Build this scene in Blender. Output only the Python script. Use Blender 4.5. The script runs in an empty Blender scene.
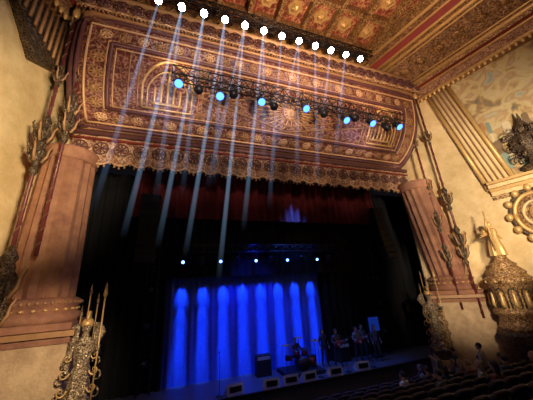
import bpy, math, random
from mathutils import Vector, Matrix
random.seed(4)
SC=bpy.context.scene.collection
bpy.context.scene.view_settings.view_transform='Standard'
pi=math.pi
# ------------------------------------------------------------ materials
def newmat(name):
    m=bpy.data.materials.new(name); m.use_nodes=True
    nt=m.node_tree; b=nt.nodes["Principled BSDF"]; return m,nt,b
def plain(name,col,rough=.6,metal=0.0):
    m,nt,b=newmat(name)
    tc=nt.nodes.new("ShaderNodeTexCoord"); n=nt.nodes.new("ShaderNodeTexNoise"); n.inputs["Scale"].default_value=6
    nt.links.new(tc.outputs["Object"],n.inputs["Vector"])
    mx=nt.nodes.new("ShaderNodeMix"); mx.data_type='RGBA'
    mx.inputs["A"].default_value=(*[c*.75 for c in col],1); mx.inputs["B"].default_value=(*[min(1,c*1.2) for c in col],1)
    nt.links.new(n.outputs["Fac"],mx.inputs["Factor"]); nt.links.new(mx.outputs["Result"],b.inputs["Base Color"])
    b.inputs["Roughness"].default_value=rough; b.inputs["Metallic"].default_value=metal
    return m
def ornate(name,c0,c1,c2,scale=3.0,metal=.25,uv=False,bump=.6,rough=.5):
    m,nt,b=newmat(name); N=nt.nodes.new; L=nt.links.new
    tc=N("ShaderNodeTexCoord"); src=tc.outputs["UV" if uv else "Object"]
    nz=N("ShaderNodeTexNoise"); nz.inputs["Scale"].default_value=scale*.6; L(src,nz.inputs["Vector"])
    v1=N("ShaderNodeTexVoronoi"); v1.feature='DISTANCE_TO_EDGE'; v1.inputs["Scale"].default_value=scale; L(src,v1.inputs["Vector"])
    v2=N("ShaderNodeTexVoronoi"); v2.inputs["Scale"].default_value=scale*2.3; L(src,v2.inputs["Vector"])
    r1=N("ShaderNodeValToRGB"); e=r1.color_ramp.elements
    e[0].position=.03; e[0].color=(*c2,1); e[1].position=.09; e[1].color=(*c0,1)
    L(v1.outputs["Distance"],r1.inputs["Fac"])
    r2=N("ShaderNodeValToRGB"); e=r2.color_ramp.elements
    e[0].position=.15; e[0].color=(*c2,1); e[1].position=.42; e[1].color=(*c1,1)
    x=e.new(.62); x.color=(*c0,1)
    L(v2.outputs["Distance"],r2.inputs["Fac"])
    mx=N("ShaderNodeMix"); mx.data_type='RGBA'; mx.inputs["Factor"].default_value=.6
    L(r1.outputs["Color"],mx.inputs["A"]); L(r2.outputs["Color"],mx.inputs["B"])
    mx2=N("ShaderNodeMix"); mx2.data_type='RGBA'; mx2.blend_type='MULTIPLY'; mx2.inputs["Factor"].default_value=.7
    r3=N("ShaderNodeValToRGB"); r3.color_ramp.elements[0].color=(.28,.22,.22,1); r3.color_ramp.elements[0].position=.3; r3.color_ramp.elements[1].position=.65
    L(nz.outputs["Fac"],r3.inputs["Fac"]); L(mx.outputs["Result"],mx2.inputs["A"]); L(r3.outputs["Color"],mx2.inputs["B"])
    L(mx2.outputs["Result"],b.inputs["Base Color"])
    b.inputs["Metallic"].default_value=metal; b.inputs["Roughness"].default_value=rough
    bp=N("ShaderNodeBump"); bp.inputs["Strength"].default_value=bump; bp.inputs["Distance"].default_value=.05
    L(v2.outputs["Distance"],bp.inputs["Height"]); L(bp.outputs["Normal"],b.inputs["Normal"])
    return m
def stucco(name,c,c2):
    m,nt,b=newmat(name); N=nt.nodes.new; L=nt.links.new
    tc=N("ShaderNodeTexCoord"); n=N("ShaderNodeTexNoise"); n.inputs["Scale"].default_value=1.3; n.inputs["Detail"].default_value=8; n.inputs["Roughness"].default_value=.7
    L(tc.outputs["Object"],n.inputs["Vector"])
    r=N("ShaderNodeValToRGB"); r.color_ramp.elements[0].position=.35; r.color_ramp.elements[0].color=(*c2,1); r.color_ramp.elements[1].position=.62; r.color_ramp.elements[1].color=(*c,1)
    L(n.outputs["Fac"],r.inputs["Fac"]); L(r.outputs["Color"],b.inputs["Base Color"]); b.inputs["Roughness"].default_value=.8
    n2=N("ShaderNodeTexNoise"); n2.inputs["Scale"].default_value=14; n2.inputs["Detail"].default_value=6; L(tc.outputs["Object"],n2.inputs["Vector"])
    bp=N("ShaderNodeBump"); bp.inputs["Strength"].default_value=.5; bp.inputs["Distance"].default_value=.04
    L(n2.outputs["Fac"],bp.inputs["Height"]); L(bp.outputs["Normal"],b.inputs["Normal"]); return m
def mural(name):
    m,nt,b=newmat(name); N=nt.nodes.new; L=nt.links.new
    tc=N("ShaderNodeTexCoord"); n=N("ShaderNodeTexNoise"); n.inputs["Scale"].default_value=1.1; n.inputs["Detail"].default_value=7; n.inputs["Distortion"].default_value=.6
    L(tc.outputs["Object"],n.inputs["Vector"])
    r=N("ShaderNodeValToRGB"); e=r.color_ramp.elements
    e[0].position=.32; e[0].color=(.14,.15,.11,1); e[1].position=.72; e[1].color=(.28,.33,.29,1)
    for p,c in ((.42,(.34,.21,.10)),(.48,(.55,.40,.18)),(.54,(.58,.46,.26)),(.6,(.44,.27,.12)),(.66,(.50,.42,.27))):
        x=e.new(p); x.color=(*c,1)
    L(n.outputs["Fac"],r.inputs["Fac"]); L(r.outputs["Color"],b.inputs["Base Color"])
    b.inputs["Roughness"].default_value=.7; return m
def emis(name,col,s):
    m=bpy.data.materials.new(name); m.use_nodes=True; nt=m.node_tree; nt.nodes.clear()
    o=nt.nodes.new("ShaderNodeOutputMaterial"); e=nt.nodes.new("ShaderNodeEmission"); e.inputs[0].default_value=(*col,1); e.inputs[1].default_value=s
    nt.links.new(e.outputs[0],o.inputs[0]); return m
def glow_volume(name,col,s,pw=1.7):  # emission-only volume imitating lit haze, glow fades towards the bottom
    m=bpy.data.materials.new(name); m.use_nodes=True; nt=m.node_tree; nt.nodes.clear(); N=nt.nodes.new; L=nt.links.new
    o=N("ShaderNodeOutputMaterial"); e=N("ShaderNodeEmission"); e.inputs[0].default_value=(*col,1)
    tc=N("ShaderNodeTexCoord"); sx=N("ShaderNodeSeparateXYZ"); L(tc.outputs["Generated"],sx.inputs[0])
    p=N("ShaderNodeMath"); p.operation='POWER'; p.inputs[1].default_value=pw; L(sx.outputs["Z"],p.inputs[0])
    q=N("ShaderNodeMath"); q.operation='MULTIPLY'; q.inputs[1].default_value=s; L(p.outputs[0],q.inputs[0]); L(q.outputs[0],e.inputs[1])
    L(e.outputs[0],o.inputs["Volume"]); return m
GOLD=ornate("gold_relief",(.17,.08,.03),(.46,.25,.09),(.80,.52,.22),6,.2,rough=.45)
GOLDP=plain("gilding",(.66,.42,.16),.42,.3)
DGOLD=plain("old_gilding",(.38,.20,.09),.5,.15)
CGOLD=plain("canopy_gilding",(.62,.37,.19),.5,.1)
CRED=plain("canopy_dark_roll",(.13,.05,.055),.5,.1)
SILV=ornate("statue_gilding",(.16,.10,.05),(.52,.38,.22),(.95,.80,.55),9,.3,rough=.35)
CANOPY=ornate("canopy_carpet_relief",(.15,.035,.03),(.34,.13,.08),(.60,.37,.23),3.6,.1,True)
PELM=ornate("pelmet_brocade",(.30,.12,.07),(.55,.32,.18),(.85,.62,.40),5.0,.05,True)
BAND=ornate("frieze_relief",(.15,.06,.03),(.37,.20,.09),(.62,.42,.2),5.0,.1)
COFF=ornate("coffer_relief",(.30,.05,.03),(.46,.17,.07),(.78,.52,.26),3.2,.05)
REDP=plain("dark_red_paint",(.22,.03,.025),.5)
STUC=stucco("cream_stucco",(.78,.58,.31),(.62,.43,.20))
TRAV=stucco("pedestal_stone",(.66,.47,.28),(.40,.26,.15))
SHAFT=stucco("red_marble",(.38,.18,.10),(.22,.09,.06))
BLACK=plain("black_paint",(.008,.008,.010),.6)
BLK2=plain("black_velour",(.004,.004,.007),.95)
METAL=plain("truss_metal",(.03,.03,.035),.4,.6)
STAGE=plain("stage_floor_paint",(.08,.09,.14),.35)
FLOOR=plain("dark_carpet",(.03,.012,.012),.9)
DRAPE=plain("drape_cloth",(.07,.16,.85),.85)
REDV=plain("wine_velour",(.16,.012,.02),.85)
SEATM=plain("seat_velvet",(.03,.017,.02),.8)
MURAL=mural("mural_paint")
POLE=plain("pole_red_lacquer",(.14,.028,.028),.35)
POLEG=plain("pole_ribbon",(.20,.11,.07),.45,.3)
BRONZE=ornate("dark_bronze",(.04,.025,.02),(.14,.09,.05),(.36,.25,.14),8,.4)
LWHITE=emis("lamp_lens_white",(.80,.90,1),60)
LBLUE=emis("lamp_lens_blue",(.06,.20,1),5)
LBLUE2=emis("lamp_lens_blue_small",(.14,.32,1),8)
WHITEB=plain("monitor_grille",(.45,.48,.55),.5)
SKIN=plain("skin",(.45,.26,.18),.6); HAIR=plain("hair",(.02,.012,.008),.7)
# ------------------------------------------------------------ mesh builder
class MB:
    def __init__(s): s.v=[];s.f=[];s.m=[];s.mats=[];s.uv={};s.sm=[]
    def mi(s,m):
        if m not in s.mats: s.mats.append(m)
        return s.mats.index(m)
    def face(s,idx,m,sm=False): s.f.append(idx); s.m.append(s.mi(m)); s.sm.append(sm)
    def add(s,vs,fs,m,sm=False):
        o=len(s.v); s.v+= [tuple(p) for p in vs]
        for f in fs: s.face([i+o for i in f],m,sm)
    def box(s,c,d,m,rz=0,taper=1.0,M=None):
        x,y,z=[k/2 for k in d]; vs=[]
        for dz in (-1,1):
            t=taper if dz>0 else 1
            for a,b in ((-1,-1),(1,-1),(1,1),(-1,1)):
                p=Vector((a*x*t,b*y*t,dz*z))
                if M: p=M@p
                elif rz: p=Matrix.Rotation(rz,3,'Z')@p
                vs.append(p+Vector(c))
        s.add(vs,[(3,2,1,0),(4,5,6,7),(0,1,5,4),(1,2,6,5),(2,3,7,6),(3,0,4,7)],m)
    def tube(s,pts,r,m,n=8,cap=True):
        pts=[Vector(p) for p in pts]; k=len(pts)
        rs=r if isinstance(r,(list,tuple)) else [r]*k
        vs=[]
        t0=(pts[1]-pts[0]).normalized(); a=t0.orthogonal().normalized()
        for i,p in enumerate(pts):
            t=(pts[min(i+1,k-1)]-pts[max(i-1,0)])
            if t.length<1e-6: t=t0
            t.normalize(); a=(a-t*a.dot(t)).normalized(); b=t.cross(a)
            for j in range(n):
                th=2*pi*j/n; vs.append(p+(a*math.cos(th)+b*math.sin(th))*rs[i])
        fs=[]
        for i in range(k-1):
            for j in range(n): fs.append((i*n+j,i*n+(j+1)%n,(i+1)*n+(j+1)%n,(i+1)*n+j))
        if cap: fs.append(tuple(range(n-1,-1,-1))); fs.append(tuple((k-1)*n+j for j in range(n)))
        s.add(vs,fs,m,True)
    def lathe(s,prof,c,m,n=24,flute=0,off=None,ell=(1,1)):
        vs=[];k=len(prof)
        for (r,z) in prof:
            ox=off(z) if off else (0,0)
            for j in range(n):
                th=2*pi*j/n; rr=r
                if flute: rr=r*(1-flute*(j%2))
                vs.append((c[0]+ox[0]+rr*math.cos(th)*ell[0],c[1]+ox[1]+rr*math.sin(th)*ell[1],c[2]+z))
        fs=[]
        for i in range(k-1):
            for j in range(n): fs.append((i*n+j,i*n+(j+1)%n,(i+1)*n+(j+1)%n,(i+1)*n+j))
        fs.append(tuple(range(n-1,-1,-1))); fs.append(tuple((k-1)*n+j for j in range(n)))
        s.add(vs,fs,m,not flute)
    def ball(s,c,r,m,n=12,k=8,M=None):
        if not isinstance(r,(tuple,list)): r=(r,r,r)
        vs=[];fs=[]
        for i in range(k+1):
            ph=pi*i/k
            for j in range(n):
                th=2*pi*j/n
                p=Vector((r[0]*math.sin(ph)*math.cos(th),r[1]*math.sin(ph)*math.sin(th),r[2]*math.cos(ph)))
                if M: p=M@p
                vs.append(p+Vector(c))
        for i in range(k):
            for j in range(n): fs.append((i*n+j,(i+1)*n+j,(i+1)*n+(j+1)%n,i*n+(j+1)%n))
        s.add(vs,fs,m,True)
    def grid(s,fn,nu,nv,m,uvs=(1,1),sm=True):
        o=len(s.v)
        for i in range(nu+1):
            for j in range(nv+1):
                s.uv[len(s.v)]=(i/nu*uvs[0],j/nv*uvs[1]); s.v.append(tuple(fn(i/nu,j/nv)))
        for i in range(nu):
            for j in range(nv):
                a=o+i*(nv+1)+j; s.face([a,a+nv+1,a+nv+2,a+1],m,sm)
    def build(s,name,parent=None,loc=None,rz=0):
        me=bpy.data.meshes.new(name); me.from_pydata(s.v,[],s.f)
        for m in s.mats: me.materials.append(m)
        me.polygons.foreach_set("material_index",s.m); me.polygons.foreach_set("use_smooth",s.sm)
        if s.uv:
            ul=me.uv_layers.new(name="UVMap")
            for l in me.loops: ul.data[l.index].uv=s.uv.get(l.vertex_index,(0,0))
        me.update(); o=bpy.data.objects.new(name,me); SC.objects.link(o)
        if loc: o.location=loc
        o.rotation_euler[2]=rz
        if parent: o.parent=parent
        return o
def empty(name,loc,rz=0):
    e=bpy.data.objects.new(name,None); e.location=loc; e.rotation_euler[2]=rz; e.empty_display_size=.2; SC.objects.link(e); return e
# ------------------------------------------------------------ room shell
def WR(y,z,off=0): return Vector((18.44-.32*y-.952*off, y-.305*off, z))
def WL(y,z,off=0): return Vector((-8.8+.3*y+.958*off, y-.287*off, z))
b=MB(); b.grid(lambda u,v:WR(12.2-18*u,-.2+19.5*v),30,20,STUC); b.build("wall_right")
b=MB(); b.grid(lambda u,v:WL(12.2-18*u,-.2+19.5*v),30,20,STUC); b.build("wall_left")
b=MB()
b.box((-4.8,12.35,9.6),(1.6,.3,19.6),STUC); b.box((16.1,12.35,9.6),(2.6,.3,19.6),STUC); b.box((5.2,12.35,15.3),(18.4,.3,7.2),STUC)
b.build("wall_proscenium")
b=MB(); b.box((5,23.5,5),(28,.3,13),BLACK); b.build("wall_back_stage")
b=MB(); b.box((-7.5,18,5),(.3,11,13),BLACK); b.build("wall_stage_left")
b=MB(); b.box((18.5,18,5),(.3,11,13),BLACK); b.build("wall_stage_right")
RK=.30
def fz(y): return max(0,(11.2-y)*RK)
b=MB(); b.grid(lambda u,v:Vector((-12+34*u, 12-18*v, fz(12-18*v))),4,36,FLOOR); b.build("floor")
b=MB(); b.box((5.2,17.8,.6),(26,11.4,1.2),STAGE); b.box((5.3,12.06,1.15),(17.8,.12,.1),BLACK)
b.build("stage_floor")
CZ=19.2
b=MB()
b.grid(lambda u,v:Vector((-6+22*u,10.2-16*v,CZ+.5)),8,8,COFF)
b.build("ceiling")
b=MB()
for i in range(9):
    xx=-1.8+i*1.6
    b.box((xx,2.3,CZ+.25),(.28,15,.5),GOLD)
    b.box((xx+.25,2.3,CZ+.4),(.12,15,.2),REDP)
for j in range(9):
    yy=9.2-j*1.8
    b.box((4.6,yy,CZ+.28),(13,.26,.44),GOLD)
for i in range(8):
    for j in range(8):
        c=(-1.0+i*1.6,8.3-j*1.8,CZ+.42)
        b.lathe([(.5,.06),(.46,-.02),(.3,.0),(.22,-.1),(.08,-.16),(.02,-.2)],c,GOLDP,12,.25)
b.build("trim_ceiling_coffers")
def strip(b,xa,za,xb,zb,m,side=1,seg=20):
    def fn(u,v):
        y=9.9-16*u; s=.25*(9.8-y)
        x=xa+(xb-xa)*v; z=za+(zb-za)*v
        return Vector((x+s,y,z)) if side>0 else Vector((9.9-x-s,y,z))
    b.grid(fn,seg,1,m,(16,1),False)
def rib(b,x,z,r,m,side=1):
    p=[]
    for k in (9.9,-6):
        s=.25*(9.8-k); p.append((x+s,k,z) if side>0 else (9.9-x-s,k,z))
    b.tube(p,r,m,8)
for side,nm in ((1,"right"),(-1,"left")):
    b=MB()
    strip(b,10.9,CZ+.5,11.0,CZ-.3,GOLD,side); strip(b,11.0,CZ-.3,11.5,CZ-.35,BAND,side)
    strip(b,11.5,CZ-.35,11.7,CZ-.8,REDP,side); strip(b,11.7,CZ-.8,12.2,CZ-.8,GOLD,side)
    strip(b,12.2,CZ-.8,14.5,CZ-1.4,BAND,side); strip(b,14.5,CZ-1.4,14.6,CZ-1.7,GOLD,side)
    strip(b,14.6,CZ-1.7,15.0,CZ-1.7,REDP,side)
    strip(b,15.0,CZ-1.7,14.9,CZ-2.5,PELM,side); strip(b,14.9,CZ-2.5,15.8,CZ-2.5,DGOLD,side)
    for x,z,r in ((11.0,CZ-.3,.09),(11.5,CZ-.38,.06),(11.75,CZ-.8,.08),(12.2,CZ-.82,.1),(12.5,CZ-.88,.05),(14.2,CZ-1.35,.05),(14.5,CZ-1.42,.12),(14.95,CZ-1.72,.08),(14.9,CZ-2.5,.1)):
        rib(b,x,z,r,GOLDP,side)
    for k in range(60):
        y=9.7-k*.26; s=.25*(9.8-y); x=14.88+s
        if side<0: x=9.9-x
        b.ball((x,y,CZ-2.62),(.09,.10,.2),GOLDP,6,4)
    for k in range(16):
        y=9.0-k*1.0; s=.25*(9.8-y); x=13.35+s
        if side<0: x=9.9-x
        b.ball((x,y,CZ-1.12),(.4,.28,.1),GOLD,8,4)
    b.build("trim_cornice_"+nm)
b=MB(); b.box((5.1,10.0,18.6),(19.8,.3,2.2),BAND)
for k in range(33): b.lathe([(.24,0),(.2,.05),(.08,.1),(.02,.14)],(-4.4+k*.6,9.8,18.7),GOLDP,8,.3)
b.build("trim_frieze")
# ------------------------------------------------------------ canopy (sounding board)
A=Vector((11.95,12.4)); Mc=Vector((9.35,12.9)); Bp=Vector((9.75,17.2))
def S(u,v,off=0):
    p=A*(1-v)**2+Mc*2*v*(1-v)+Bp*v*v
    t=(Mc-A)*2*(1-v)+(Bp-Mc)*2*v; n=Vector((-t.y,t.x)).normalized()
    xl=-4.6; xr=14.1+.9*v
    x=xl+(xr-xl)*u
    e=max(0,.03-u)/.03+max(0,u-.97)/.03
    y=p.x+n.x*off+.55*e*e; z=p.y+n.y*off
    return Vector((x,y,z))
b=MB(); b.grid(lambda u,v:S(u,v),140,24,CANOPY,(19.4,6.2))
def path(pts,r,m,off=.04,closed=False,sub=8):
    q=[]
    if closed: pts=pts+[pts[0]]
    for (a,c) in zip(pts[:-1],pts[1:]):
        for k in range(sub): q.append(S(a[0]+(c[0]-a[0])*k/sub,a[1]+(c[1]-a[1])*k/sub,off))
    q.append(S(pts[-1][0],pts[-1][1],off)); b.tube(q,r,m,6)
def rect(u0,u1,v0,v1,r,m,sub=14): path([(u0,v0),(u1,v0),(u1,v1),(u0,v1)],r,m,.04,True,sub)
ux=1/19.0; vx=1/6.6
rect(.012,.988,.10,.97,.10,CRED); rect(.03,.97,.14,.92,.05,CGOLD); rect(.075,.925,.29,.80,.09,CRED); rect(.085,.915,.31,.77,.035,CGOLD); rect(.068,.932,.275,.815,.035,CGOLD)
def ros(u,v,r,m,pet=8):
    for k in range(pet):
        a=2*pi*k/pet; path([(u,v),(u+math.cos(a)*r*ux,v+math.sin(a)*r*vx)],r*.16,m,.03,False,1)
    path([(u+math.cos(2*pi*k/12)*r*ux,v+math.sin(2*pi*k/12)*r*vx) for k in range(12)],r*.1,m,.03,True,1)
for k in range(24):
    u=.06+.88*k/23
    ros(u,.205,.24,DGOLD if k%2 else CGOLD); ros(u,.865,.22,DGOLD if k%2 else CGOLD)
for v in (.33,.45,.57,.69):
    ros(.052,v,.28,DGOLD); ros(.948,v,.28,DGOLD)
def niche(uc,w,v0,v1,m):
    for s,r in ((1,.06),(.8,.035)):
        pts=[(uc-w*s,v0),(uc-w*s,v0+(v1-v0)*.5*s)]
        for k in range(1,7):
            a=k/6; pts.append((uc-w*s*(1-a**1.4),v0+(v1-v0)*(.5+.5*math.sin(a*pi/2))*s))
        for k in range(5,-1,-1):
            a=k/6; pts.append((uc+w*s*(1-a**1.4),v0+(v1-v0)*(.5+.5*math.sin(a*pi/2))*s))
        pts.append((uc+w*s,v0)); path(pts,r,m,.05,True,2)
niche(.2,.055,.35,.75,GOLDP); niche(.84,.05,.35,.75,GOLDP)
for uc in (.2,.84):
    for k in range(-2,3):
        h=.2-.035*abs(k)
        path([(uc+k*.014,.4),(uc+k*.014,.4+h)],.06,GOLDP,.05)
    path([(uc-.035,.4),(uc+.035,.4)],.07,GOLDP); path([(uc,.52),(uc,.67)],.05,GOLDP)
for i,r in enumerate((.11,.2,.3)):
    path([(.52-r*.9,.53),(.52,.53+r*.75 if r<.29 else .755),(.52+r*.9,.53),(.52,.53-r*.7 if r<.29 else .33)],.05,DGOLD,.04,True,8)
for k in range(24):
    a=2*pi*(k+.5)/24; path([(.52+.03*math.cos(a),.53+.07*math.sin(a)),(.52+.10*math.cos(a),.53+.18*math.sin(a))],.03,GOLDP)
ros(.52,.53,.4,CGOLD,12)
for k in range(14):
    u=.28+k*.037
    for v in (.345,.735): ros(u,v,.13,DGOLD,6)
for u in (.115,.135,.27,.28,.765,.775,.9): path([(u,.32),(u,.76)],.035,DGOLD)
b.tube([S(u/60,0.03,.10) for u in range(61)],.20,CRED,10); b.tube([S(u/60,.075,.05) for u in range(61)],.06,DGOLD,10)
b.tube([S(u/60,1,.05) for u in range(61)],.14,DGOLD,10)
b.tube([S(0,v/20,0) for v in range(21)],.2,CRED,10); b.tube([S(1,v/20,0) for v in range(21)],.2,CRED,10)
def valance(b,xa,xb,yf,ztop,zbot,n,depth,mat):
    def fn(u,v):
        x=xa+(xb-xa)*u; ph=(u*n)%1
        zb=zbot+depth*(1-math.sin(pi*ph))
        z=zb+(ztop-zb)*v
        return Vector((x,yf(u,v)+.05*math.cos(2*pi*ph),z))
    b.grid(fn,n*8,4,mat,((xb-xa),(ztop-zbot)))
    L=[]
    for i in range(n*8+1):
        p=fn(i/(n*8),0); L.append(p+Vector((0,-.03,0)))
    b.tube(L,.045,CGOLD,5)
    for i in range(0,n*8+1,2):
        p=L[i]; b.tube([p,p+Vector((0,0,-.16))],[.035,.05],DGOLD,5)
    for i in range(n):
        p=fn((i+.5)/n,.5)+Vector((0,-.06,0)); r=.22
        for k in range(8):
            a=2*pi*k/8; b.tube([p,p+Vector((math.cos(a)*r,0,math.sin(a)*r))],.03,CRED,4)
        b.tube([p+Vector((math.cos(2*pi*k/10)*.29,0,math.sin(2*pi*k/10)*.29)) for k in range(11)],.03,CRED,4)
valance(b,-4.6,15.1,lambda u,v:9.45,18.0,17.15,30,.12,PELM)
b.tube([(-4.7,9.42,18.02),(15.2,9.42,18.02)],.13,CGOLD,10); b.tube([(-4.7,9.42,17.75),(15.2,9.42,17.75)],.05,DGOLD,8)
b.build("proscenium_canopy")
b=MB()
valance(b,-4.55,14.35,lambda u,v:11.55,12.2,10.66,24,.24,PELM)
b.tube([(-4.6,11.5,12.18),(14.4,11.5,12.18)],.13,CRED,8); b.tube([(-4.6,11.48,11.88),(14.4,11.48,11.88)],.06,REDP,8)
b.build("fringed_pelmet")
# ------------------------------------------------------------ columns
def column(name,c,top,lean,rz,rs=1.0):
    b=MB()
    x,y=c
    b.box((x,y,2.0),(2.5,2.5,4.0),TRAV,rz); b.box((x,y,.35),(2.75,2.75,.7),TRAV,rz)
    b.box((x,y,4.05),(2.6,2.6,.16),SHAFT,rz); b.box((x,y,4.25),(2.8,2.8,.16),DGOLD,rz); b.box((x,y,4.45),(2.55,2.55,.2),SHAFT,rz)
    b.lathe([(1.26,4.55),(1.3,4.68),(1.26,4.82),(1.12,4.88),(1.1,5.02),(1.2,5.09),(1.2,5.24),(1.02,5.34)],(x,y,0),SHAFT,28)
    f=lambda z:(lean[0]*(z-5.3)/5.3,lean[1]*(z-5.3)/5.3)
    b.lathe([(1.0,5.34),(.98,7),(.92,9.5),(.90,top-.4)],(x,y,0),SHAFT,32,.09,f)
    cx,cy=x+f(top-.4)[0],y
    b.lathe([(.9,top-.5),(.98,top-.42),(.95,top-.3),(1.0,top-.1),(1.02,top)],(cx,cy,0),SHAFT,24)
    for k in range(40):
        a=2*pi*k/40; b.ball((x+1.22*math.cos(a),y+1.22*math.sin(a),5.16),(.06,.06,.06),DGOLD,6,4)
    for k in range(24):
        a=2*pi*k/24; b.ball((x+1.13*math.cos(a),y+1.13*math.sin(a),4.95),(.08,.08,.05),GOLDP,6,4)
    b.build(name)
column("proscenium_column",(-4.4,11.6),11.0,(0,0),.1)
column("proscenium_column",(15.3,11.1),11.0,(-1.0,0),-.83)
# ------------------------------------------------------------ poles
def pole(c,z0,z1,knobs):
    b=MB(); x,y=c
    b.tube([(x,y,z0),(x,y,z1)],.06,POLE,10)
    b.tube([(x+.065*math.cos(i*.8),y+.065*math.sin(i*.8),z0+(z1-z0)*i/160) for i in range(161)],.018,POLEG,4)
    for zz,s in knobs:
        s*=.68
        b.lathe([(.05*s,-.9*s),(.14*s,-.7*s),(.08*s,-.5*s),(.22*s,-.2*s),(.26*s,0),(.2*s,.2*s),(.08*s,.36*s),(.17*s,.55*s),(.05*s,.85*s)],(x,y,zz),BRONZE,12)
        for j in range(8):
            a=2*pi*j/8
            p=[(x+math.cos(a)*r*s,y+math.sin(a)*r*s,zz+h*s) for r,h in ((.15,-.35),(.28,-.1),(.30,.15),(.38,.3),(.34,.4))]
            b.tube(p,[.05*s,.05*s,.04*s,.03*s,.02*s],BRONZE if j%2 else DGOLD,5)
    b.lathe([(.05,0),(.12,.15),(.15,.3),(.08,.5),(.1,.6),(.01,1.0)],(x,y,z1-.2),GOLDP,10)
    b.build("canopy_support_pole")
pole((-4.75,9.9),3.6,17.0,((5.0,1.6),(5.8,1.9),(10.1,1.4),(10.9,1.4),(13.6,1.0)))
pole((-4.25,10.2),6.6,16.5,((11.6,1.4),(12.4,1.3),(14.2,.9)))
pole((14.85,9.7),3.2,17.0,((9.6,1.3),(7.2,1.4),(6.5,1.2),(13.8,1.0)))
pole((14.35,10.3),3.6,16.2,((10.6,1.1),(6.4,1.2),(8.4,1.2),(13.6,.9)))
# ------------------------------------------------------------ statues
def scroll(b,p,d,s,m,up=1):
    q=[]
    for k in range(16):
        a=k*.5; r=s*(1-k/17)
        q.append(Vector(p)+Vector(d)*(s-r*math.cos(a))+Vector((0,0,up*r*math.sin(a))))
    b.tube(q,[.09*s*2*(1-k/20) for k in range(16)],m,6)
def statue(loc,rz,h):
    b=MB(); s=h/3.9
    def P(x,y,z): return (x*s*.82,y*s,z*s)
    b.box(P(0,0,.2),(.85*s,.9*s,.4*s),BRONZE); b.box(P(0,0,.46),(.72*s,.75*s,.12*s),GOLDP)
    b.ball(P(0,-.42,.55),(.22*s,.2*s,.26*s),SILV); b.ball(P(0,-.62,.47),(.12*s,.1*s,.1*s),SILV)
    for k in range(10):
        a=2*pi*k/10; b.tube([P(.2*math.cos(a),-.4,.55+.2*math.sin(a)),P(.38*math.cos(a),-.36,.55+.38*math.sin(a))],[.07*s,.02*s],SILV,5)
    n=32; prof=[(.42,.52,.36),(.40,.9,.33),(.34,1.4,.28),(.30,1.75,.24),(.26,1.95,.2),(.31,2.2,.22),(.36,2.45,.22),(.30,2.62,.18),(.13,2.72,.12),(.10,2.85,.1)]
    vs=[];fs=[]
    for (rx,z,ry) in prof:
        for j in range(n):
            a=2*pi*j/n; f=1+(.10*math.sin(a*9+z) if z<1.9 else .02*math.sin(a*9))
            vs.append(P(rx*math.cos(a)*f,ry*math.sin(a)*f,z))
    for i in range(len(prof)-1):
        for j in range(n): fs.append((i*n+j,i*n+(j+1)%n,(i+1)*n+(j+1)%n,(i+1)*n+j))
    b.add(vs,fs,SILV,True)
    b.ball(P(0,-.02,3.02),(.14*s,.17*s,.21*s),SILV); b.ball(P(0,-.19,3.0),(.03*s,.05*s,.05*s),SILV,6,4)
    b.ball(P(0,.02,3.1),(.18*s,.21*s,.18*s),GOLDP)
    b.tube([P(0,-.2,3.22),P(0,-.08,3.42),P(0,.15,3.42),P(0,.33,3.15),P(0,.33,2.8)],[.03*s,.07*s,.08*s,.06*s,.02*s],GOLDP,6)
    b.tube([P(.33,0,2.5),P(.52,-.08,2.15),P(.50,-.32,2.35),P(.46,-.38,2.4)],[.11*s,.09*s,.06*s,.07*s],SILV,8)
    b.tube([P(-.33,0,2.5),P(-.5,-.05,2.1),P(-.38,-.3,1.8)],[.11*s,.09*s,.06*s],SILV,8)
    for k in range(5): b.tube([P(.46,-.38,2.34+k*.03),P(.51,-.44,2.34+k*.03),P(.56,-.38,2.34+k*.03)],.018*s,SILV,5)
    b.tube([P(.5,-.4,.5),P(.5,-.4,3.9)],.025*s,GOLDP,6); b.lathe([(.02,0),(.07,.12),(.01,.5)],P(.5,-.4,3.85),GOLDP,8)
    for xx,zz in ((-.3,3.3),(.22,3.7),(-.08,4.0)):   # trophy spears behind
        b.tube([P(xx,.25,1.8),P(xx,.25,zz)],.02*s,GOLDP,6); b.lathe([(.015,0),(.05,.1),(.005,.38)],P(xx,.25,zz-.03),SILV,8)
    for sx in (-1,1):
        for z,q in ((.7,.2),(1.15,.2),(1.6,.2),(2.0,.15)):
            scroll(b,P(sx*.36,-.15,z),(sx*.8,-.1,0),q*s,SILV); scroll(b,P(sx*.30,-.25,z+.2),(sx*.8,-.2,0),q*.8*s,GOLDP,-1)
        for k in range(7):
            a=.7+k*.14; b.tube([P(sx*.3,.12,2.3),P(sx*(.3+.4*math.cos(a)),.2,2.3+.8*math.sin(a)),P(sx*(.3+.5*math.cos(a)),.2,2.2+.9*math.sin(a))],[.06*s,.07*s,.01*s],SILV,5)
    b.build("guardian_statue",None,loc,rz)
statue((-2.6,10.6,1.36),.15,3.9)
statue((13.25,11.2,1.36),-.6,3.9)
b=MB(); b.box((-2.6,10.6,.68),(1.0,1.0,1.35),TRAV); b.box((-2.6,10.6,1.3),(1.1,1.1,.1),GOLDP); b.build("statue_plinth")
b=MB(); b.box((13.25,11.2,.68),(1.0,1.0,1.35),TRAV,-.6); b.box((13.25,11.2,1.3),(1.1,1.1,.1),GOLDP,-.6); b.build("statue_plinth")
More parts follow.
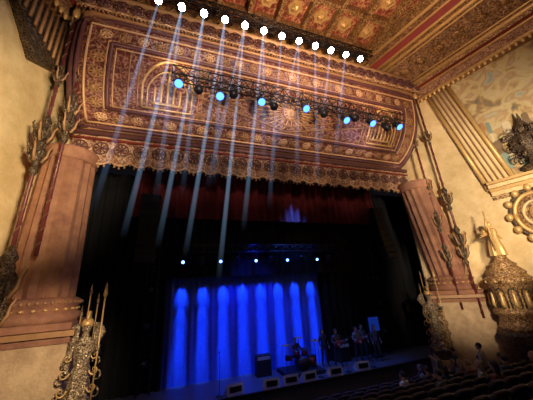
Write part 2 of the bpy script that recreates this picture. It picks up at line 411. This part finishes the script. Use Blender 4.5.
# ------------------------------------------------------------ right wall decoration
def wpoly(b,pts,m,off):
    n=len(pts); fr=[WR(p[0],p[1],off) for p in pts]; bk=[WR(p[0],p[1],.005) for p in pts]
    b.add(fr+bk,[tuple(range(n))]+[(i,(i+1)%n,n+(i+1)%n,n+i) for i in range(n)],m)
b=MB()
wpoly(b,[(9.4,17.0),(8.15,17.0),(6.9,9.7),(8.1,9.4)],DGOLD,.1)
for k in range(6):
    t=k/5.0; b.tube([WR(9.32-1.1*t,16.9,.16),WR(8.03-1.05*t,9.5+.25*t,.16)],.085 if k%5 else .11,STUC if k%5 else GOLDP,8)
b.build("fluted_pilaster")
b=MB()
wpoly(b,[(8.1,17),(-3,17),(-3,10.0),(6.9,9.9)],MURAL,.06)
random.seed(11)
PAL=[plain("mural_"+n,c,.7) for n,c in (("teal",(.22,.29,.24)),("ochre",(.52,.36,.14)),("cream",(.64,.52,.32)),("rust",(.42,.20,.09)),("umber",(.20,.13,.07)))]
for k in range(70):
    y=random.uniform(1.5,7.4); w=random.uniform(.12,.42); z0=10.0+random.uniform(0,4.2)*(.4+.6*random.random()); hh=random.uniform(.4,1.7); m=random.choice(PAL)
    pts=[(y+w/2,z0),(y+w/2,z0+hh*.6)]+[(y+w/2*math.cos(a*pi/6),z0+hh*.6+w*.6*math.sin(a*pi/6)) for a in range(1,6)]+[(y-w/2,z0+hh*.6),(y-w/2,z0)]
    wpoly(b,pts,m,.062+.001*k)
b.build("wall_mural")
b=MB()
for z,o,h,m in ((9.35,.32,.16,GOLDP),(9.52,.45,.18,STUC),(9.72,.55,.14,GOLDP),(9.15,.2,.2,STUC),(8.95,.12,.14,GOLD)):
    wpoly(b,[(8.0,z),(8.0,z+h),(-3,z+h),(-3,z)],m,o)
b.build("trim_mural_cornice")
b=MB(); c=WR(6.0,9.88,.62)
b.lathe([(.5,0),(.55,.15),(.3,.3),(.25,.6),(.5,.9),(.62,1.3),(.5,1.7),(.25,1.9),(.3,2.1),(.1,2.5),(.03,3.0)],c,BRONZE,16,.08)
for k in range(10):
    a=2*pi*k/10
    for z in (.6,1.2,1.8): scroll(b,Vector(c)+Vector((.35*math.cos(a),.35*math.sin(a),z)),(math.cos(a),math.sin(a),0),.25,BRONZE)
b.build("bronze_urn_finial")
b=MB(); R=Matrix.Rotation(math.atan2(.305,.952),3,'Z')@Matrix.Rotation(pi/2,3,'Y')
c=WR(6.7,7.9,.1)
b.ball(c,(1.0,.75,.12),GOLD,24,6,R)
ring=lambda rr,m,t,of: b.tube([WR(6.7+rr*.75*math.cos(k*pi/16),7.9+rr*math.sin(k*pi/16),of) for k in range(33)],t,m,6)
ring(1.0,GOLDP,.1,.14); ring(1.2,BRONZE,.08,.12); ring(.6,STUC,.06,.2)
for k in range(12):
    a=2*pi*k/12; p=WR(6.7+1.3*.75*math.cos(a),7.9+1.3*math.sin(a),.15); b.ball(p,(.16,.16,.2),GOLDP,8,5)
b.ball(WR(6.7,7.9,.25),(.2,.3,.4),GOLDP)
b.build("wall_medallion")
b=MB(); c=(0,0,0)
b.lathe([(1.0,2.6),(1.05,2.75),(.95,2.9),(.9,3.2),(1.05,3.3),(1.08,3.45),(.98,3.55),(.98,4.6),(1.1,4.68),(1.12,4.85),(1.0,4.92),(.85,5.05),(.9,5.15),(.8,5.25),(.6,5.45),(.62,5.55),(.45,5.65),(.3,5.85),(.3,6.0)],c,GOLD,32)
for k in range(12):
    a=2*pi*k/12; ca,sa=math.cos(a),math.sin(a)
    pts=[]
    for j in range(9):
        t=pi*j/8; da=.19*math.cos(t); pts.append((1.03*math.cos(a+da),1.03*math.sin(a+da),4.2+.25*math.sin(t)))
    pts=[(pts[0][0],pts[0][1],3.6)]+pts+[(pts[-1][0],pts[-1][1],3.6)]
    b.tube(pts,.04,BRONZE,5)
    b.lathe([(.06,3.6),(.13,3.75),(.09,4.0),(.07,4.1),(.08,4.2),(.01,4.3)],(1.0*ca,1.0*sa,0),GOLDP,6)
    b.ball((1.1*ca,1.1*sa,4.77),.07,GOLDP,6,4)
b.lathe([(1.15,.6),(1.15,2.3),(1.2,2.4),(1.2,2.6)],c,BRONZE,8)
o=b.build("bronze_drum_urn",None,(15.0,8.2,.25)); o.scale=(.86,.86,.98)
b=MB()
x,y,z=15.0,8.2,6.1
b.lathe([(.36,0),(.32,.4),(.2,.85),(.26,1.15),(.22,1.3),(.08,1.38),(.07,1.45)],(x,y,z),GOLDP,20,.1)
b.ball((x,y,z+1.55),(.12,.13,.15),GOLDP); b.tube([(x-.2,y,z+1.2),(x-.4,y-.1,z+1.45),(x-.35,y-.15,z+1.85)],[.08,.06,.04],GOLDP); b.tube([(x+.2,y,z+1.2),(x+.36,y-.1,z+.9),(x+.2,y-.25,z+.8)],[.07,.06,.04],GOLDP)
b.tube([(x-.37,y-.15,z+.2),(x-.35,y-.15,z+2.2)],.03,GOLDP,6)
for sx in (-1,1):
    for k in range(6): b.tube([(x+sx*.1,y+.1,z+1.1),(x+sx*(.25+.08*k),y+.2,z+1.5-.12*k)],[.06,.01],GOLDP,5)
b.build("gilded_figurine")
b=MB()
def wl(pts,m,off):
    n=len(pts); fr=[WL(p[0],p[1],off) for p in pts]; bk=[WL(p[0],p[1],.005) for p in pts]
    b.add(fr+bk,[tuple(range(n))]+[(i,(i+1)%n,n+(i+1)%n,n+i) for i in range(n)],m)
wl([(11.0,17.2),(11.0,14.6),(9.8,14.0),(8.6,15.6),(0,15.6),(0,17.2)],BRONZE,.35)
for k in range(12): b.tube([WL(10.6-.25*k,16.9,.42),WL(10.6-.25*k,14.6+.12*k,.42)],.06,DGOLD,6)
b.build("trim_left_bracket")
# ------------------------------------------------------------ trusses and lamps
def truss(name,x0,x1,y,z,s=.18):
    e=empty(name,((x0+x1)/2,y,z)); b=MB(); o=Vector(e.location)
    C4=[(-s,-s),(-s,s),(s,s),(s,-s)]
    def q(x,a): return Vector((x,y+a[0],z+a[1]))-o
    for a in C4: b.tube([q(x0,a),q(x1,a)],.03,METAL,6)
    n=int((x1-x0)/.5)
    for i in range(n):
        xa=x0+(x1-x0)*i/n; xb=x0+(x1-x0)*(i+1)/n
        for k in range(4):
            a=C4[k]; c=C4[(k+1)%4]; b.tube([q(xa,a),q(xb,c)],.02,METAL,4); b.tube([q(xa,a),q(xa,c)],.02,METAL,4)
    b.build("chords",e); return e
def fixture(e,p,d,r,lens,L=.45):
    o=Vector(e.location); p=Vector(p)-o; d=Vector(d).normalized(); b=MB()
    b.tube([p-d*L*.5,p-d*L*.3,p+d*L*.1,p+d*L*.5],[r*.6,r*.9,r*.9,r*1.15],METAL,12)
    b.tube([p+d*L*.5,p+d*(L*.5+.01)],[r*1.0,r*1.0],lens,12)
    b.tube([p+Vector((-r*1.3,0,0)),p+Vector((-r*1.3,0,.35)),p+Vector((r*1.3,0,.35)),p+Vector((r*1.3,0,0))],.02,METAL,5)
    b.tube([p+Vector((0,0,.35)),p+Vector((0,0,.5))],.03,METAL,5)
    b.build("fixture",e)
def spot(loc,target,energy,col,size,blend=.5,name="spot",rad=.05):
    l=bpy.data.lights.new(name,'SPOT'); l.energy=energy; l.color=col; l.spot_size=size; l.spot_blend=blend; l.shadow_soft_size=rad
    o=bpy.data.objects.new(name,l); o.location=loc; o.rotation_euler=(Vector(target)-Vector(loc)).to_track_quat('-Z','Y').to_euler(); SC.objects.link(o); return o
T1=truss("lighting_truss",-2.0,10.6,8.8,18.35)
for k in range(12):
    x=-1.4+k*1.0
    p=Vector((x,8.75,17.85)); tgt=Vector((x*.9,4.5,9.0))
    fixture(T1,p,tgt-p,.16,LWHITE,.4)
T2=truss("lighting_truss",-.6,12.1,9.1,14.15,.22)
for k,x in enumerate((-.3,.5,1.4,2.0,3.3,3.9,5.6,6.6,7.9,8.5,9.6,10.6,11.5)):
    fixture(T2,(x,9.0,13.62-.12*(k%3)),(0,-.55,-.8),.17,LBLUE if k%2==0 else METAL,.6)
HZ=glow_volume("emissive_beam",(.40,.66,1.0),3.6,1.4)
HZ2=glow_volume("emissive_beam_faint",(.36,.60,1.0),2.4,1.5)
e=empty("emissive_light_beams",(4,10,14)); o=Vector(e.location)  # self-glowing cones stand in for lamp beams in haze
for xa,xb,zb,w in ((-1.4,-3.4,8.6,1),(-.4,-2.2,7.6,0),(-.4,-1.0,9.2,1),(.6,-.8,7.2,0),(.6,.1,9.4,1),(1.6,.4,6.8,0),(1.6,1.5,10,1),(2.6,2.0,5.6,0),(2.6,1.2,9.8,1),(3.6,3.1,8.0,0),(3.6,4.0,11,1),(4.6,4.4,9.0,1),(5.6,4.5,11.5,1),(5.6,5.9,10.5,1),(6.6,7.2,10.4,1),(7.6,7.2,12,1),(8.6,8.2,11.8,1)):
    dz=17.7-zb
    b=MB(); b.tube([Vector((xa,8.75,17.7))-o,Vector((xb,8.75+dz*.34,zb))-o],[.045,.15],HZ2 if w else HZ,10); b.build("glow_cone",e)
# ------------------------------------------------------------ stage dressing
def drape(name,xa,xb,y,z0,z1,folds,amp,m):
    b=MB(); n=folds*8
    b.grid(lambda u,v:Vector((xa+(xb-xa)*u,y+amp*math.sin(u*folds*2*pi)+.3*amp*math.sin(u*folds*5.1),z0+(z1-z0)*v)),n,3,m)
    return b.build(name)
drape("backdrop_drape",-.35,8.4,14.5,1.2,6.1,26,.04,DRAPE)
drape("black_leg_curtain",-6.5,-.3,14.3,1.2,11.5,14,.10,BLK2)
drape("black_leg_curtain",8.35,17.5,14.3,1.2,11.5,18,.10,BLK2)
drape("black_border_curtain",-2,13,14.1,5.95,11.5,30,.04,BLK2)
drape("wine_border_curtain",-2.2,12.8,13.4,8.9,11.5,34,.08,REDV)
T3=truss("lighting_truss",-.2,10.2,13.6,7.35)
for k,x in enumerate((.35,2.2,4.1,5.95,7.85)):
    fixture(T3,(x,13.5,6.72),(0,-.9,-.35),.075,LBLUE2,.3)
    fixture(T3,(x+.9,13.5,6.75),(0,.5,-.8),.1,METAL,.35)
for k in range(8):
    x=.35+k*1.06
    for zt,en,sz in ((5.1,420,24),(4.0,700,15),(2.8,1150,12),(1.7,1500,11)):
        spot((x-.05,13.5,6.5),(x+.04,14.45,zt),en*1.15,(.04,.18,1),math.radians(sz),1.0,"drape_spot",.02)
spot((4.0,12.5,8.0),(4.0,14.5,3.2),650,(.01,.05,1),math.radians(85),.8,"drape_wash",.3)
spot((6.5,12.9,10.3),(7.0,12.7,1.2),1900,(.03,.16,1),math.radians(70),.8,"stage_wash",.3)
def linearray(x,y,zt,n):
    b=MB()
    for k in range(n):
        z=zt-k*.36; yy=y-.006*k*k
        b.box((x,yy,z),(.8,.5,.33),BLACK); b.box((x,yy-.26,z),(.7,.03,.26),METAL)
    b.tube([(x,y,zt+.2),(x,y,11.4)],.03,METAL,6); b.box((x,y,zt+.25),(.9,.45,.08),METAL)
    b.build("line_array_speaker")
linearray(-1.3,12.9,9.6,9); linearray(12.5,12.9,9.6,9)
def ladder(x,y):
    b=MB()
    for dx in (-.25,.25): b.tube([(x+dx,y,1.2),(x+dx,y,9.5)],.03,METAL,6)
    for k in range(20): b.tube([(x-.25,y,1.5+.4*k),(x+.25,y,1.5+.4*k)],.02,METAL,5)
    for k in range(5): b.tube([(x,y-.1,2.5+1.5*k),(x-.1,y-.5,2.4+1.5*k)],[.1,.14],METAL,8)
    b.build("lighting_ladder")
ladder(12.0,13.9); ladder(-1.0,13.9)
def wedge(x,y,rz):
    b=MB()
    vs=[(-.35,-.25,0),(.35,-.25,0),(.35,.25,0),(-.35,.25,0),(-.35,-.2,.38),(.35,-.2,.38),(.35,.12,.12),(-.35,.12,.12)]
    b.add(vs,[(3,2,1,0),(0,1,5,4),(1,2,6,5),(2,3,7,6),(3,0,4,7)],WHITEB); b.add(vs,[(4,5,6,7)],METAL)
    b.box((0,-.26,.2),(.5,.02,.2),METAL)
    b.build("stage_monitor",None,(x,y,1.2),rz)
for x,y in ((2.6,12.4),(4.2,12.3),(5.1,12.3),(6.0,12.3),(7.4,12.3),(9.0,12.35)): wedge(x,y,random.uniform(-.15,.15))
def amp(x,y,m=BLACK):
    b=MB(); b.box((x,y,1.65),(.75,.4,.9),m); b.box((x,y-.21,1.55),(.65,.02,.62),METAL); b.box((x,y-.21,1.98),(.65,.03,.14),WHITEB)
    for sx in (-.3,.3): b.tube([(x+sx,y,2.1),(x+sx,y,2.14)],.04,METAL,6)
    b.build("guitar_amplifier")
amp(4.4,13.9); amp(9.1,13.95)
def mic(x,y):
    b=MB(); b.lathe([(.16,0),(.16,.02),(.02,.04)],(x,y,1.2),METAL,12); b.tube([(x,y,1.2),(x,y,2.6)],.012,METAL,6); b.tube([(x,y,2.6),(x+.02,y+.2,2.7)],.01,METAL,6); b.tube([(x+.02,y+.18,2.69),(x+.02,y+.3,2.73)],[.018,.03],METAL,8)
    b.build("microphone_stand")
for x in (2.0,6.7,8.2,9.7): mic(x,12.3)
b=MB()
dx,dy=6.2,13.3
def drum(c,r,h,ax,m=REDP):
    ax=Vector(ax).normalized(); c=Vector(c); b.tube([c-ax*h/2,c+ax*h/2],r,m,20)
    for s_ in (-1,1): b.tube([c+ax*(h/2*s_-.02),c+ax*(h/2*s_+.02)],r*1.04,METAL,20)
b.box((dx,dy+.1,1.28),(2.0,1.5,.16),BLACK)
drum((dx,dy-.1,1.65),.28,.45,(0,1,0),BLACK); drum((dx-.25,dy-.1,2.1),.16,.22,(0,-.3,1)); drum((dx+.2,dy-.1,2.1),.16,.22,(0,-.3,1)); drum((dx+.65,dy+.1,1.65),.22,.4,(0,0,1)); drum((dx-.6,dy+.1,1.9),.18,.15,(0,0,1))
for cx_,cy_,cz_ in ((-.8,-.1,2.5),(.8,-.1,2.55),(.1,.3,2.7)):
    b.tube([(dx+cx_,dy+cy_,1.36),(dx+cx_,dy+cy_,cz_)],.015,METAL,5); b.lathe([(.24,0),(.1,.02),(.02,.05)],(dx+cx_,dy+cy_,cz_),DGOLD,16)
b.build("drum_kit")
b=MB(); b.box((11.2,13.6,2.9),(.8,.15,.85),BLACK); b.box((11.2,13.515,2.9),(.7,.02,.74),emis("screen_blue",(.01,.04,.4),.45)); b.tube([(11.2,13.6,1.2),(11.2,13.6,2.55)],.04,METAL,6); b.box((11.2,13.6,1.22),(.6,.4,.04),METAL)
b.build("side_stage_screen")
# ------------------------------------------------------------ people
def human(name,loc,rz,shirt,pants,hair=HAIR,seated=False,elb=None,wri=None,lean=0,head_turn=0,long=False,leg=0.0):
    e=empty(name,loc,rz)
    H=.52 if seated else .95
    up=H-.95
    pv=Vector((0,0,H))
    def T(x,y,z): return Vector((x,y-lean*(z-.95),z+up))
    nodes={"pel":(pv,.14),"wai":(T(0,0,1.12),.125),"che":(T(0,0,1.33),.15),"nb":(T(0,0,1.46),.075),"nk":(T(0,-.01,1.53),.055)}
    E=[("pel","wai"),("wai","che"),("che","nb"),("nb","nk")]
    elb=elb or ((.24,.03,1.16),(-.24,.03,1.16)); wri=wri or ((.24,-.12,.95),(-.24,-.12,.95))
    for i,s in enumerate((1,-1)):
        n=str(i)
        nodes["sh"+n]=(T(s*.17,0,1.42),.068); nodes["el"+n]=(T(*elb[i]),.048); nodes["wr"+n]=(T(*wri[i]),.032)
        nodes["hp"+n]=(Vector((s*.09,-.02 if seated else 0,H-.04)),.092)
        if seated:
            nodes["kn"+n]=(Vector((s*.12,-.46,.5)),.066); nodes["an"+n]=(Vector((s*.12,-.44,.09)),.045); nodes["to"+n]=(Vector((s*.13,-.62,.04)),.036)
        else:
            st=leg*s
            nodes["kn"+n]=(Vector((s*.11,-.03-st*.5,.5)),.066); nodes["an"+n]=(Vector((s*.13,.02-st,.09)),.045); nodes["to"+n]=(Vector((s*.15,-.16-st,.04)),.036)
        E+=[("che","sh"+n),("sh"+n,"el"+n),("el"+n,"wr"+n),("pel","hp"+n),("hp"+n,"kn"+n),("kn"+n,"an"+n),("an"+n,"to"+n)]
    ks=list(nodes); me=bpy.data.meshes.new("body"); me.from_pydata([nodes[k][0] for k in ks],[(ks.index(a),ks.index(c)) for a,c in E],[])
    m,nt,bs=newmat(name+"_clothes"); N=nt.nodes.new; tc=N("ShaderNodeTexCoord"); sx=N("ShaderNodeSeparateXYZ"); nt.links.new(tc.outputs["Object"],sx.inputs[0])
    gt=N("ShaderNodeMath"); gt.operation='GREATER_THAN'; gt.inputs[1].default_value=H+.03; nt.links.new(sx.outputs["Z"],gt.inputs[0])
    mx=N("ShaderNodeMix"); mx.data_type='RGBA'; mx.inputs["A"].default_value=(*pants,1); mx.inputs["B"].default_value=(*shirt,1)
    nt.links.new(gt.outputs[0],mx.inputs["Factor"]); nt.links.new(mx.outputs["Result"],bs.inputs["Base Color"]); bs.inputs["Roughness"].default_value=.8
    me.materials.append(m); ob=bpy.data.objects.new("body",me); SC.objects.link(ob); ob.parent=e
    md=ob.modifiers.new("skin",'SKIN')
    for i,k in enumerate(ks):
        sv=me.skin_vertices[0].data[i]; r=nodes[k][1]; sv.radius=(r,r*(.75 if k in("che","wai","pel") else 1)); sv.use_root=(k=="pel")
    sd=ob.modifiers.new("sub",'SUBSURF'); sd.levels=1; sd.render_levels=1
    hb=MB(); c=T(0,-.02,1.65); R=Matrix.Rotation(head_turn,3,'Z')
    def h(x,y,z): return R@Vector((x,y,z))+c
    hb.tube([T(0,0,1.48),T(0,-.01,1.6)],[.055,.05],SKIN,10)
    hb.ball(c,(.075,.095,.115),SKIN,14,10,R); hb.ball(h(0,-.095,-.01),(.014,.022,.02),SKIN,6,4); hb.ball(h(0,-.06,-.075),(.045,.04,.04),SKIN,8,6)
    hb.ball(h(0,-.09,-.055),(.025,.01,.007),REDP,6,4)
    for s in (-1,1):
        hb.ball(h(s*.078,0,-.005),(.012,.022,.032),SKIN,6,4); hb.ball(h(s*.03,-.088,.012),(.012,.008,.008),BLACK,6,4)
    hb.ball(h(0,.018,.03),(.085,.1,.105),hair,14,8,R)
    if long: hb.ball(h(0,.06,-.08),(.09,.06,.17),hair,12,8,R)
    hb.build("head",e)
    hd=MB()
    for i,s in enumerate((1,-1)):
        w=T(*wri[i]); d=(w-T(*elb[i])).normalized()
        a=Vector((0,0,1)) if abs(d.z)<.7 else Vector((0,-1,0)); a=(a-d*a.dot(d)).normalized(); n=d.cross(a)
        pc=w+d*.05; M=Matrix((a,n,d)).transposed(); hd.box(pc,(.08,.028,.09),SKIN,M=M)
        for k in range(4):
            q=w+d*.09+a*(-.03+.02*k); L=(.06,.075,.07,.055)[k]; hd.tube([q,q+d*L*.55+n*.008,q+d*L*.85+n*.03],[.010,.009,.007],SKIN,6)
        q=w+d*.03+a*.04; hd.tube([q,q+a*.03+d*.03,q+a*.035+d*.06+n*.01],[.012,.01,.008],SKIN,6)
    hd.build("hands",e)
    return e
def guitar(e,c,d=(1,0,.35)):
    b=MB(); c=Vector(c); d=Vector(d).normalized(); upv=Vector((0,-1,0)); M=Matrix((d,upv,d.cross(upv))).transposed()
    b.ball(c,(.2,.035,.16),REDP,14,6,M); b.ball(c+d*.2,(.15,.033,.12),REDP,14,6,M)
    b.tube([c+d*.25+upv*.03,c+d*.85+upv*.03],.022,BRONZE,6); b.box(c+d*.92+upv*.03,(.16,.03,.07),BLACK,M=M)
    b.build("guitar",e)
gE=((.27,-.02,1.14),(-.25,.02,1.16)); gW=((.42,-.26,1.22),(-.06,-.24,1.06))
mus=[((8.3,13.2),.0,(.08,.08,.12),True),((9.6,13.2),.15,(.22,.22,.28),True),((10.3,13.6),-.2,(.1,.1,.12),False),((7.75,13.6),-.1,(.04,.04,.06),False),((10.7,13.0),-.3,(.06,.08,.14),False)]
for (x,y),r,sh,g in mus:
    e=human("musician",(x,y,1.2),r,sh,(.03,.03,.05),elb=gE if g else None,wri=gW if g else None,leg=.08,head_turn=.2,long=not g)
    if g: guitar(e,(-.02,-.2,1.05))
e=human("drummer",(6.2,13.85,1.36),0,(.10,.07,.15),(.02,.02,.03),seated=True,elb=((.3,-.05,1.18),(-.3,-.05,1.18)),wri=((.18,-.32,1.15),(-.18,-.32,1.2)))
b=MB(); b.lathe([(.18,0),(.02,.05),(.02,.4),(.17,.42),(.17,.5)],(0,.02,-.04),BLACK,14); b.build("stool",e)
# ------------------------------------------------------------ seats and audience
b=MB()
rows=[10.4,9.4,8.4,7.4,6.4,5.4,4.4,3.4]
xs=[[x0_*.58+(.29 if r%2 else 0)+2.0 for x0_ in range(0,21)] for r in range(len(rows))]
def blocked(x,y): return x>13.0 or x>18.44-.32*y-3.4
for r,y in enumerate(rows):
    z=fz(y)
    for x in xs[r]:
        if blocked(x,y): continue
        b.box((x,y,z+.42),(.48,.45,.1),SEATM)
        M=Matrix.Rotation(-.18,3,'X')
        b.box((x,y-.27,z+.7),(.5,.08,.56),SEATM,M=M)
        b.tube([Vector((x-.25,y-.32,z+.96)),Vector((x-.15,y-.33,z+1.02)),Vector((x+.15,y-.33,z+1.02)),Vector((x+.25,y-.32,z+.96))],.045,SEATM,6)
        for s in (-.27,.27): b.box((x+s,y-.02,z+.6),(.05,.42,.05),BRONZE); b.box((x+s,y+.05,z+.3),(.04,.3,.6),BLACK)
b.build("theatre_seats")
cols=[(.04,.03,.03),(.08,.08,.10),(.2,.19,.18),(.03,.05,.08),(.12,.04,.03),(.45,.44,.42)]
FAIR=plain("hair_fair",(.22,.14,.08),.7)
aud=[(0,15),(0,18),(1,13),(1,16),(1,18),(2,12),(2,15),(2,17),(3,11),(3,13),(3,16),(4,9),(4,12),(4,14),(5,10),(5,13)]
for i,(r,k) in enumerate(aud):
    x=xs[r][k]; y=rows[r]
    if blocked(x,y): continue
    human("audience_member",(x,y+.0,fz(y)),pi+random.uniform(-.3,.3),cols[i%5],(.03,.03,.04),hair=HAIR if i%3 else FAIR,seated=True,long=i%2==0)
for x,y,c in ((10.0,8.75,cols[1]),(11.1,7.75,cols[2]),(12.2,9.75,cols[3])):
    human("audience_member",(x,y,fz(y)),pi+.3,c,(.03,.03,.05),leg=.05)
human("audience_member",(xs[2][10],8.4,fz(8.4)),pi+.2,cols[5],(.03,.03,.05),seated=True)
# ------------------------------------------------------------ unseen spots added to light the house
for x,en in ((-2,2700),(3,2600),(8,2300),(13,1900)):
    spot((4.5+(x-4.5)*.5,1.5,10.2),(x,10.5,15.2),en,(1,.72,.52),math.radians(48),.7,"canopy_light",.4)
for x in (-1,4.5,10): spot((x,8.9,12.6),(x,10.6,14.0),90,(.45,.5,1),math.radians(110),.9,"canopy_glow",.2)
for x in (-3.5,0,3.5,7,10.5,14): spot((x*.9+.5,5.5,10.9),(x,11.5,11.75),420,(1,.74,.52),math.radians(42),.9,"pelmet_fill",.2)  # fill spots added to brighten the pelmet, no fixtures behind them
spot((9,1,8),(17,7.5,10),5800,(1,.82,.58),math.radians(75),.8,"wall_right_light",.5)
spot((0,2,8),(-6.3,10.5,10.5),5000,(1,.80,.50),math.radians(56),.8,"wall_left_light",.5)
spot((9,4,6),(15.5,11,4.6),2200,(1,.80,.56),math.radians(42),.8,"pedestal_right_fill",.3)  # added fill for the right pedestal and statue, source invented
spot((-1,5,6),(-4.3,11,3.0),1600,(1,.78,.52),math.radians(50),.8,"pedestal_left_fill",.3)  # added fill for the left pedestal and statue, source invented
spot((5,4,12),(7,6,19),3600,(1,.66,.42),math.radians(130),.8,"ceiling_fill",.5)  # upward fill added to light the coffers, not a ceiling fixture
spot((1.5,7.5,13.5),(-.6,10.2,15.0),900,(1,.72,.32),math.radians(34),.8,"niche_light",.1)
spot((10,7.5,13.5),(11.8,10.2,15.0),400,(1,.72,.32),math.radians(34),.8,"niche_light",.1)
spot((4,3,6),(7,9,2),20,(.6,.7,1),math.radians(80),.8,"audience_fill",.5)  # faint bluish fill added so audience heads show, not an aisle lamp
# ------------------------------------------------------------ world, camera
w=bpy.data.worlds.new("world"); bpy.context.scene.world=w; w.use_nodes=True
w.node_tree.nodes["Background"].inputs[0].default_value=(.5,.45,.6,1); w.node_tree.nodes["Background"].inputs[1].default_value=.008
cd=bpy.data.cameras.new("camera"); cd.lens=253/533*36; cd.sensor_width=36
cam=bpy.data.objects.new("camera",cd); cam.location=(0,0,5.2); cam.rotation_euler=(1.9087,.0564,-.3322); SC.objects.link(cam)
bpy.context.scene.camera=cam
